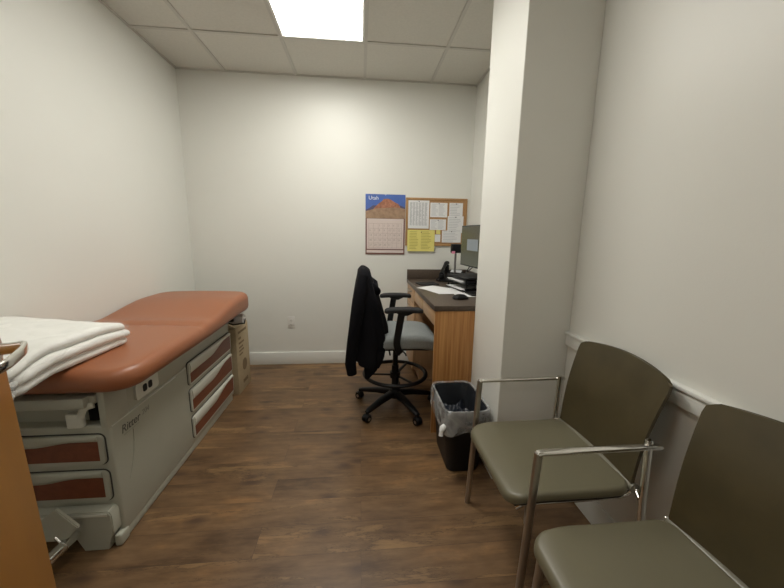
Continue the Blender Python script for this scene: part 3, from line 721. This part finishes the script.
# ------------------------------------------------------------------ office chair
OC = thing('office_chair', 'black wheeled drafting chair with grey seat, T arms and foot ring', 'office chair', (0.265, 2.43, 0), 0)
bm = B(); lathe(bm, [(0.028, 0.075), (0.045, 0.08), (0.048, 0.13), (0.040, 0.145), (0.028, 0.15)], n=24)
base = mesh('hub', bm, M['black'], OC)
for k in range(5):
    a = math.radians(8+72*k); ca, sa = math.cos(a), math.sin(a)
    bm = B(); tube(bm, [(0.03*ca, 0.03*sa, 0.115), (0.15*ca, 0.15*sa, 0.105), (0.285*ca, 0.285*sa, 0.080), (0.31*ca, 0.31*sa, 0.072)], [0.030, 0.026, 0.019, 0.016], 12, r2=[0.023, 0.019, 0.014, 0.012], sq=True)
    leg = mesh('leg', bm, M['black'], OC)
    cx, cy = 0.31*ca, 0.31*sa; rr = a+random.uniform(-0.9, 0.9); sx, sy = -math.sin(rr), math.cos(rr)
    bm = B()
    for s in (-1, 1):
        c0 = Vector((cx+s*0.008*sx, cy+s*0.008*sy, 0.026)); c1 = Vector((cx+s*0.024*sx, cy+s*0.024*sy, 0.026))
        tube(bm, [c0, c1], 0.026, 18, up=(0, 0, 1))
    tube(bm, [(cx-0.010*sx, cy-0.010*sy, 0.026), (cx+0.010*sx, cy+0.010*sy, 0.026)], 0.010, 10); tube(bm, [(cx, cy, 0.03), (cx, cy, 0.072)], 0.008, 10)
    hood = []
    for q_ in range(8):
        t = PI*(0.15+0.7*q_/7); hood.append((cx+math.cos(t)*0.031*math.cos(rr), cy+math.cos(t)*0.031*math.sin(rr), 0.026+0.031*math.sin(t)))
    tube(bm, hood, 0.022, 10, r2=0.003, up=(0, 0, 1))
    cs = mesh('caster', bm, M['black'], leg)
    for s in (-1, 1):
        bm = B(); tube(bm, [(cx+s*0.0242*sx, cy+s*0.0242*sy, 0.026), (cx+s*0.0255*sx, cy+s*0.0255*sy, 0.026)], 0.012, 14); mesh('wheel_cap', bm, M['satin'], cs)
bm = B(); tube(bm, [(0, 0, 0.14), (0, 0, 0.34)], 0.027, 20); tube(bm, [(0, 0, 0.33), (0, 0, 0.50)], 0.020, 20); mesh('gas_column', bm, M['black'], OC)
bm = B(); tube(bm, [(0.235*math.cos(2*PI*k/48), 0.235*math.sin(2*PI*k/48), 0.275) for k in range(48)], 0.017, 12, closed=True, r2=0.013)
fr = mesh('foot_ring', bm, M['black'], OC)
bm = B()
for k in range(3):
    a = math.radians(60+120*k); tube(bm, [(0.035*math.cos(a), 0.035*math.sin(a), 0.262), (0.232*math.cos(a), 0.232*math.sin(a), 0.272)], 0.014, 10, r2=0.006)
tube(bm, [(0, 0, 0.24), (0, 0, 0.285)], 0.040, 20); mesh('ring_spoke', bm, M['black'], fr)
bm = B(); box(bm, -0.13, 0.10, -0.075, 0.075, 0.485, 0.535, bev=0.012, seg=3); tube(bm, [(0.02, -0.07, 0.505), (0.05, -0.20, 0.500), (0.05, -0.225, 0.498)], 0.005, 8); tube(bm, [(-0.06, -0.07, 0.505), (-0.06, -0.20, 0.495)], 0.006, 8); mesh('mechanism', bm, M['black'], OC)
def seatfn(x, y, z):
    f = max(0, (x-0.12)/0.18); zz = z-0.035*f*f
    if z > 0.60: zz -= 0.008*(1-min(1, (abs(y)/0.2)))
    return (x, y, zz)
bm = B(); cushion(bm, 0.055, 0.0, 0.245, 0.245, 0.09, 0.545, 0.632, e=0.034, crown=0.012, fn=seatfn, n=8, sub=12, inner=10, eb=0.020); mesh('seat', bm, M['grey_cloth'], OC, 60)
bm = B(); cushion(bm, 0.045, 0.0, 0.215, 0.215, 0.08, 0.528, 0.550, e=0.008, fn=lambda x, y, z: (x, y, z-0.02*max(0, (x-0.12)/0.18)**2), n=6, sub=4, inner=2); mesh('seat_pan', bm, M['black'], OC, 60)
for s in (-1, 1):
    yy = s*0.275
    bm = B(); tube(bm, bend([(0.02, s*0.14, 0.520), (0.0, s*0.262, 0.525), (-0.045+0.02, s*0.272, 0.60), (0.005, yy, 0.80), (0.012, yy, 0.825)], 0.03), 0.024, 14, r2=0.011, up=(0, 1, 0), sq=True)
    am = mesh('armrest_post', bm, M['black'], OC)
    bm = B(); cushion(bm, 0.022, yy, 0.130, 0.042, 0.038, 0.822, 0.850, e=0.010, fn=lambda x, y, z: (x, y, z-0.010*(abs(x-0.022)/0.13)**3), n=8, sub=4, inner=4)
    prism(bm, [(-0.045, 0.826), (0.10, 0.826), (0.045, 0.800), (0.0, 0.800)], lambda u, v, t: (u, yy+t, v), -0.022, 0.022)
    mesh('armrest_pad', bm, M['black_soft'], OC, 50)
# backrest: upright bar and curved panel
bm = B(); tube(bm, bend([(-0.09, 0, 0.505), (-0.21, 0, 0.50), (-0.235, 0, 0.62), (-0.245, 0, 0.80)], 0.06), 0.030, 12, r2=0.010, up=(1, 0, 0)); mesh('back_bar', bm, M['black'], OC)
bm = B(); rings = []
for i in range(15):
    t = i/14; z = 0.66+0.41*t; wd = 0.215*(1-0.25*abs(2*t-1)**3)
    front_, back_ = [], []
    for k in range(13):
        u = -1+2*k/12; x = -0.175-0.075*t+0.018*math.sin(PI*t)+0.030*u*u
        front_.append((x+0.014, u*wd, z)); back_.append((x-0.014, u*wd, z))
    rings.append(front_+back_[::-1])
loft(bm, rings); mesh('backrest', bm, M['black_soft'], OC, 60)
# jacket draped over the backrest
J = thing('jacket', 'black jacket draped over the backrest of the office chair', 'jacket', (0.265, 2.43, 0))
bm = B(); rings = []
N = 56; lv = 30; jz = -0.014
for i in range(lv+1):
    t = i/lv; z = 1.108-0.645*t            # top to hem
    # back (-x) and front (+x) limits of the jacket at this height
    def lerp(tab, z):
        for (z0, a), (z1, b_) in zip(tab, tab[1:]):
            if z <= z0 and z >= z1: return a+(b_-a)*(z0-z)/(z0-z1)
        return tab[-1][1]
    xb = lerp([(1.108, -0.262), (1.09, -0.283), (1.0, -0.292), (0.87, -0.302), (0.66, -0.325), (0.50, -0.340), (0.40, -0.325)], z)
    xf = lerp([(1.108, -0.235), (1.09, -0.205), (1.0, -0.180), (0.87, -0.125), (0.70, -0.085), (0.60, -0.078), (0.48, -0.100), (0.40, -0.16)], z)
    wd = lerp([(1.108, 0.13), (1.09, 0.185), (1.03, 0.238), (0.9, 0.258), (0.7, 0.262), (0.40, 0.272)], z)
    ring = []
    for k in range(N):
        a = 2*PI*k/N; ca, sa = math.cos(a), math.sin(a)
        e = 0.62
        cx = math.copysign(abs(ca)**e, ca); cy = math.copysign(abs(sa)**0.5, sa)
        x = (xb+xf)/2+(xf-xb)/2*cx; y_ = wd*cy
        fold = (0.003+0.012*t)*math.sin(9*a+2.2*math.sin(3*t)+1.3) + 0.007*noise.noise(Vector((ca*3, sa*3, z*7)))
        x += fold*(0.4+abs(ca)); y_ += fold*0.8*math.copysign(1, sa)*abs(sa)
        hem = 0.055*math.sin(a*2+0.6)*max(0, t-0.85)/0.15
        zz = z + hem*0.7
        if x > -0.12 and t > 0.85: zz += 0.05*(t-0.85)/0.15
        ring.append((x, y_, zz+jz))
    rings.append(ring)
loft(bm, rings, cap0=True, cap1=True); mesh('body', bm, M['jacket'], J, 80)
for s in (-1, 1):
    bm = B(); pts = [(-0.245, s*0.205, 1.050), (-0.262, s*0.245, 0.96), (-0.290, s*0.262, 0.80), (-0.318, s*0.255, 0.60), (-0.335, s*0.240, 0.45), (-0.325, s*0.235, 0.375)]
    tube(bm, pts, [0.034, 0.042, 0.042, 0.040, 0.038, 0.034], 18, r2=[0.034, 0.040, 0.040, 0.038, 0.036, 0.032], up=(0, 1, 0)); mesh('sleeve', bm, M['jacket'], J, 80)
bm = B(); rings = []
tube(bm, [(-0.20, -0.17, 0.985), (-0.165, -0.18, 0.965), (-0.145, -0.165, 0.940), (-0.150, -0.08, 0.935), (-0.155, 0, 0.935), (-0.150, 0.08, 0.935), (-0.15, 0.16, 0.95), (-0.20, 0.17, 0.985)], 0.020, 12, r2=0.026); mesh('collar', bm, M['jacket'], J, 80)
bm = B(); prism(bm, [(-0.25, 0.53), (-0.10, 0.53), (-0.155, 0.40), (-0.215, 0.335), (-0.235, 0.345)], lambda u, v, t: (u, t, v), -0.245, -0.215); mesh('hem_corner', bm, M['jacket'], J, 60); bm = B()
prism(bm, [(-0.25, 0.53), (-0.10, 0.53), (-0.155, 0.42), (-0.215, 0.355), (-0.235, 0.365)], lambda u, v, t: (u, t, v), 0.215, 0.240)
mesh('hem_corner', bm, M['jacket'], J, 60)

# ------------------------------------------------------------------ waste bin
Bn = thing('waste_bin', 'black plastic waste bin with clear liner standing beside the pillar', 'bin', (0.582, 1.81, 0))
def ring_at(a, b_, r, z, n=6, sub=5): return [(x, y, z) for x, y in rrect(a, b_, r, n, sub)]
bm = B(); loft(bm, [ring_at(0.090, 0.145, 0.04, 0.0), ring_at(0.094, 0.150, 0.042, 0.012), ring_at(0.122, 0.185, 0.05, 0.370), ring_at(0.127, 0.190, 0.052, 0.372), ring_at(0.127, 0.190, 0.052, 0.385), ring_at(0.119, 0.182, 0.048, 0.385), ring_at(0.091, 0.146, 0.04, 0.02)]); mesh('bin_body', bm, M['black'], Bn)
bm = B(); rings = []
def crump(a, b_, r, z, amp, seed, dz=0.0):
    out = []
    for i, (x, y) in enumerate(rrect(a, b_, r, 10, 12)):
        n = noise.noise(Vector((x*28+seed, y*28, z*22)))*amp + noise.noise(Vector((x*70+seed, y*70, z*30)))*amp*0.4
        L_ = math.hypot(x, y) or 1
        sag = dz*noise.noise(Vector((math.atan2(y, x)*1.6, seed, 0)))
        out.append((x+x/L_*n, y+y/L_*n, z+n*0.5+sag))
    return out
rings = [crump(0.136, 0.203, 0.055, 0.262, 0.012, 1, 0.06), crump(0.139, 0.205, 0.055, 0.285, 0.015, 1, 0.05), crump(0.137, 0.202, 0.055, 0.315, 0.015, 2, 0.02), crump(0.138, 0.202, 0.055, 0.345, 0.012, 3), crump(0.136, 0.199, 0.055, 0.378, 0.005, 4), crump(0.131, 0.194, 0.052, 0.395, 0.003, 5), crump(0.119, 0.182, 0.05, 0.392, 0.003, 6),
         crump(0.108, 0.170, 0.048, 0.350, 0.006, 7), crump(0.100, 0.160, 0.045, 0.28, 0.008, 8), crump(0.095, 0.152, 0.043, 0.20, 0.008, 9)]
loft(bm, rings[:7], cap0=False, cap1=False); mesh('liner', bm, M['liner'], Bn, 70)
bm = B(); loft(bm, rings[6:], cap0=False, cap1=False); mesh('liner_inside', bm, M['liner_in'], Bn, 70)
bm = B()
tube(bm, [(-0.126, -0.172, 0.305), (-0.142, -0.186, 0.300), (-0.150, -0.192, 0.285)], [0.014, 0.017, 0.012], 12)
tube(bm, [(-0.148, -0.190, 0.288), (-0.152, -0.198, 0.262)], [0.010, 0.013], 10); mesh('liner_knot', bm, simple('knot_white', (0.75, 0.76, 0.75), 0.4), Bn, 60)
tr_ = thing('trash', 'dark crumpled trash inside the lined waste bin', 'trash', (0.582, 1.81, 0.13))
def tfn(x, y, z): return (x+noise.noise(Vector((x*20, y*20, z*20)))*0.008, y, z+noise.noise(Vector((x*30, y*30, 3)))*0.07*(1 if z > 0.05 else 0))
bm = B(); cushion(bm, 0, 0, 0.080, 0.135, 0.045, 0.0, 0.145, e=0.035, fn=tfn, n=8, sub=14, inner=12); mesh('bag_heap', bm, M['navy_bag'], tr_, 60)

# ------------------------------------------------------------------ guest chairs
def guest_chair(arms, label, loc):
    R = thing('guest_chair', label, 'chair', loc, 0, 'guest chairs along the right wall')
    # local: seat centre at x=0, y=0 ; front towards -x
    sw, sd = 0.228, 0.228
    def sfn(x, y, z):
        f = max(0, (-x-0.10)/0.13); f2 = max(0, (x-0.10)/0.13)
        dip = 0.010*math.cos(min(1, abs(x)/0.23)*PI/2)*math.cos(min(1, abs(y)/0.24)*PI/2)
        zz = z-0.026*f*f+0.006*f2*f2-dip
        return (x, y*(1-0.02*f), zz)
    bm = B(); cushion(bm, 0.0, 0.0, sd, sw, 0.055, 0.438, 0.472, e=0.015, fn=sfn, n=8, sub=14, inner=10, eb=0.008); mesh('seat', bm, M['olive'], R, 60)
    bm = B(); cushion(bm, 0.004, 0.0, sd-0.008, sw-0.006, 0.05, 0.428, 0.441, e=0.004, fn=sfn, n=8, sub=14, inner=10); mesh('seat_shell', bm, M['under'], R, 60)
    # curved backrest leaning towards the wall
    nu, nv = 20, 16; fr_, bk = [], []
    def P(u, v, off):
        # u -1..1 across, v 0..1 up
        hw = 0.214+0.019*v**1.5
        rc = 0.16
        # corner rounding and crown at the top edge
        topz = 0.858+0.024*(1-u*u) - 0.010*max(0, (abs(u)-0.90)/0.10)**2
        z = 0.478+(topz-0.478)*v
        xx = 0.222+0.092*v-0.014*math.sin(PI*v) - 0.034*u*u*(0.4+0.6*v) + 0.034*0.5
        hwv = hw*(1-0.022*max(0, (v-0.92)/0.08)**2)
        return (xx+off, u*hwv, z)
    rings = []
    for i in range(nv+1):
        v = i/nv
        th = 0.013*(1-0.0*v)
        ring = [P(-1+2*k/nu, v, -th/2) for k in range(nu+1)] + [P(1-2*k/nu, v, th/2) for k in range(nu+1)]
        rings.append(ring)
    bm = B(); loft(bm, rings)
    mesh('backrest', bm, M['olive_shaded'], R, 50)
    # chrome hinge bar between seat and back
    bm = B(); tube(bm, [(0.232, -0.222, 0.462), (0.232, 0.222, 0.462)], 0.018, 16); mesh('hinge_bar', bm, M['hinge'], R)
    bm = B(); tube(bm, [(0.232, 0.222, 0.462), (0.232, 0.232, 0.462)], 0.0075, 12); tube(bm, [(0.232, -0.222, 0.462), (0.232, -0.232, 0.462)], 0.0075, 12); mesh('hinge_cap', bm, M['chrome'], R)
    # under-seat frame
    bm = B()
    for s in (-1, 1): tube(bm, bend([(-0.19, s*0.200, 0.398), (-0.165, s*0.205, 0.416), (0.20, s*0.205, 0.422), (0.232, s*0.216, 0.452)], 0.02), 0.009, 12)
    for x in (-0.12, 0.13): tube(bm, [(x, -0.205, 0.415), (x, 0.205, 0.415)], 0.009, 12)
    mesh('seat_frame', bm, M['chrome'], R)
    if arms:
        for s in (-1, 1):
            yy = s*0.266
            # each side: raked front leg, flat arm bar, rear post down to the floor
            bm = B(); tube(bm, [(-0.192, yy, 0.0), (-0.166, yy, 0.655)], 0.0085, 14, r2=0.0125, up=(1, 0, 0), sq=True)
            tube(bm, [(-0.185, yy, 0.395), (-0.15, s*0.205, 0.412)], 0.008, 10); mesh('leg', bm, M['satin'], R, 50)
            bm = B(); tube(bm, bend([(-0.170, yy, 0.652), (-0.155, yy, 0.6555), (0.235, yy, 0.658), (0.252, yy, 0.656)], 0.01), 0.0125, 14, r2=0.007, sq=True); mesh('arm', bm, M['chrome'], R, 50)
            bm = B(); tube(bm, [(0.262, yy-s*0.004, 0.0), (0.225, yy-s*0.004, 0.45), (0.222, yy-s*0.012, 0.675)], 0.0085, 14, r2=0.0110, up=(1, 0, 0), sq=True)
            tube(bm, [(0.222, yy-s*0.012, 0.45), (0.232, s*0.225, 0.460)], 0.008, 10); mesh('leg', bm, M['chrome'], R, 50)
    else:
        for s in (-1, 1):
            yy = s*0.198
            bm = B(); tube(bm, [(-0.215, yy, 0.0), (-0.190, yy, 0.425)], 0.0085, 14, r2=0.0115, up=(1, 0, 0), sq=True); mesh('leg', bm, M['satin'], R, 50)
            bm = B(); tube(bm, [(0.275, yy, 0.0), (0.220, yy, 0.44)], 0.0085, 14, r2=0.0115, up=(1, 0, 0), sq=True); mesh('leg', bm, M['satin'], R, 50)
    return R
guest_chair(True, 'olive vinyl guest chair with chrome arms on both sides, beside the pillar', (0.728, 1.175, 0))
guest_chair(False, 'armless olive vinyl guest chair nearest the camera, cut by the photo edge', (0.728, 0.60, 0))

# ------------------------------------------------------------------ door (open, left foreground)
EX, EY = -0.655, 0.655
h = Vector((0.46, -0.888, 0)).normalized(); ang = math.atan2(h.y, h.x)
D = bpy.data.objects.new('door_1', None); C.objects.link(D); D.location = (EX, EY, 0); D.rotation_euler = (0, 0, ang); D['kind'] = 'structure'
# local x runs from free edge to hinge, local +y is the face we see (normal)
bm = B(); box(bm, 0, 0.90, -0.044, 0, 0.008, 2.09, bev=0.0015)
for v in bm.verts: v.co.x += 0.060*(v.co.z-0.90)*max(0, 1-v.co.x/0.9)
mesh('door_leaf', bm, M['door'], D)
HZ = 1.128
bm = B(); prism(bm, [(0.06+0.026*math.cos(a*PI/12), HZ+0.026*math.sin(a*PI/12)) for a in range(24)], lambda u, v, t: (u, t, v), 0, 0.009)
tube(bm, [(0.06, 0.008, HZ), (0.06, 0.040, HZ)], 0.010, 14)
tube(bm, bend([(0.048, 0.034, HZ), (0.054, 0.042, HZ), (0.080, 0.046, HZ-0.002), (0.145, 0.045, HZ-0.004), (0.175, 0.036, HZ-0.005), (0.180, 0.016, HZ-0.005)], 0.012), 0.004, 14, r2=0.0085, up=(0, 0, 1), sq=True)
mesh('door_handle', bm, M['chrome'], D, 50)
bm = B(); prism(bm, [(0.07+0.026*math.cos(a*PI/12), 1.075+0.026*math.sin(a*PI/12)) for a in range(24)], lambda u, v, t: (u, t, v), -0.053, -0.044)
tube(bm, bend([(0.07, -0.05, 1.075), (0.07, -0.10, 1.075), (0.18, -0.10, 1.070), (0.19, -0.07, 1.07)], 0.02), 0.009, 12); mesh('door_handle', bm, M['satin'], D, 50)
for z in (0.25, 1.05, 1.85):
    bm = B(); tube(bm, [(0.905, -0.002, z-0.045), (0.905, -0.002, z+0.045)], 0.007, 10); mesh('hinge', bm, M['satin'], D)

# ------------------------------------------------------------------ light, world, camera
wd_ = bpy.data.worlds.new('world'); scn.world = wd_; wd_.use_nodes = True
wd_.node_tree.nodes['Background'].inputs[0].default_value = (1.0, 0.95, 0.88, 1); wd_.node_tree.nodes['Background'].inputs[1].default_value = 0.3
# added fill light in the unseen corridor behind the doorway
cl_ = bpy.data.lights.new('corridor_fill', 'AREA'); cl_.shape = 'RECTANGLE'; cl_.size = 0.6; cl_.size_y = 0.6; cl_.energy = 9; cl_.color = (1.0, 0.95, 0.86)
clo = bpy.data.objects.new('corridor_fill', cl_); C.objects.link(clo); clo.location = (0.2, -1.0, HC-0.05)

f, pitch, yaw, roll, hcam = 335.0, 0.178, 0.095, 0.015, 1.333
fw = Vector((math.sin(yaw)*math.cos(pitch), math.cos(yaw)*math.cos(pitch), -math.sin(pitch)))
r = Vector((math.cos(yaw), -math.sin(yaw), 0)); u = r.cross(fw)
r2 = r*math.cos(roll)+u*math.sin(roll); u2 = -r*math.sin(roll)+u*math.cos(roll)
cam = bpy.data.cameras.new('camera'); co = bpy.data.objects.new('camera', cam); C.objects.link(co)
cam.sensor_width = 36; cam.lens = f/784*36; cam.clip_start = 0.02
m3 = Matrix((r2, u2, -fw)).transposed()
co.matrix_world = Matrix.Translation((0, 0, hcam)) @ m3.to_4x4()
scn.camera = co
scn.view_settings.view_transform = 'Standard'; scn.view_settings.look = 'None'
scn.view_settings.exposure = 0.2; scn.view_settings.gamma = 1.0; scn.view_settings.use_curve_mapping = False
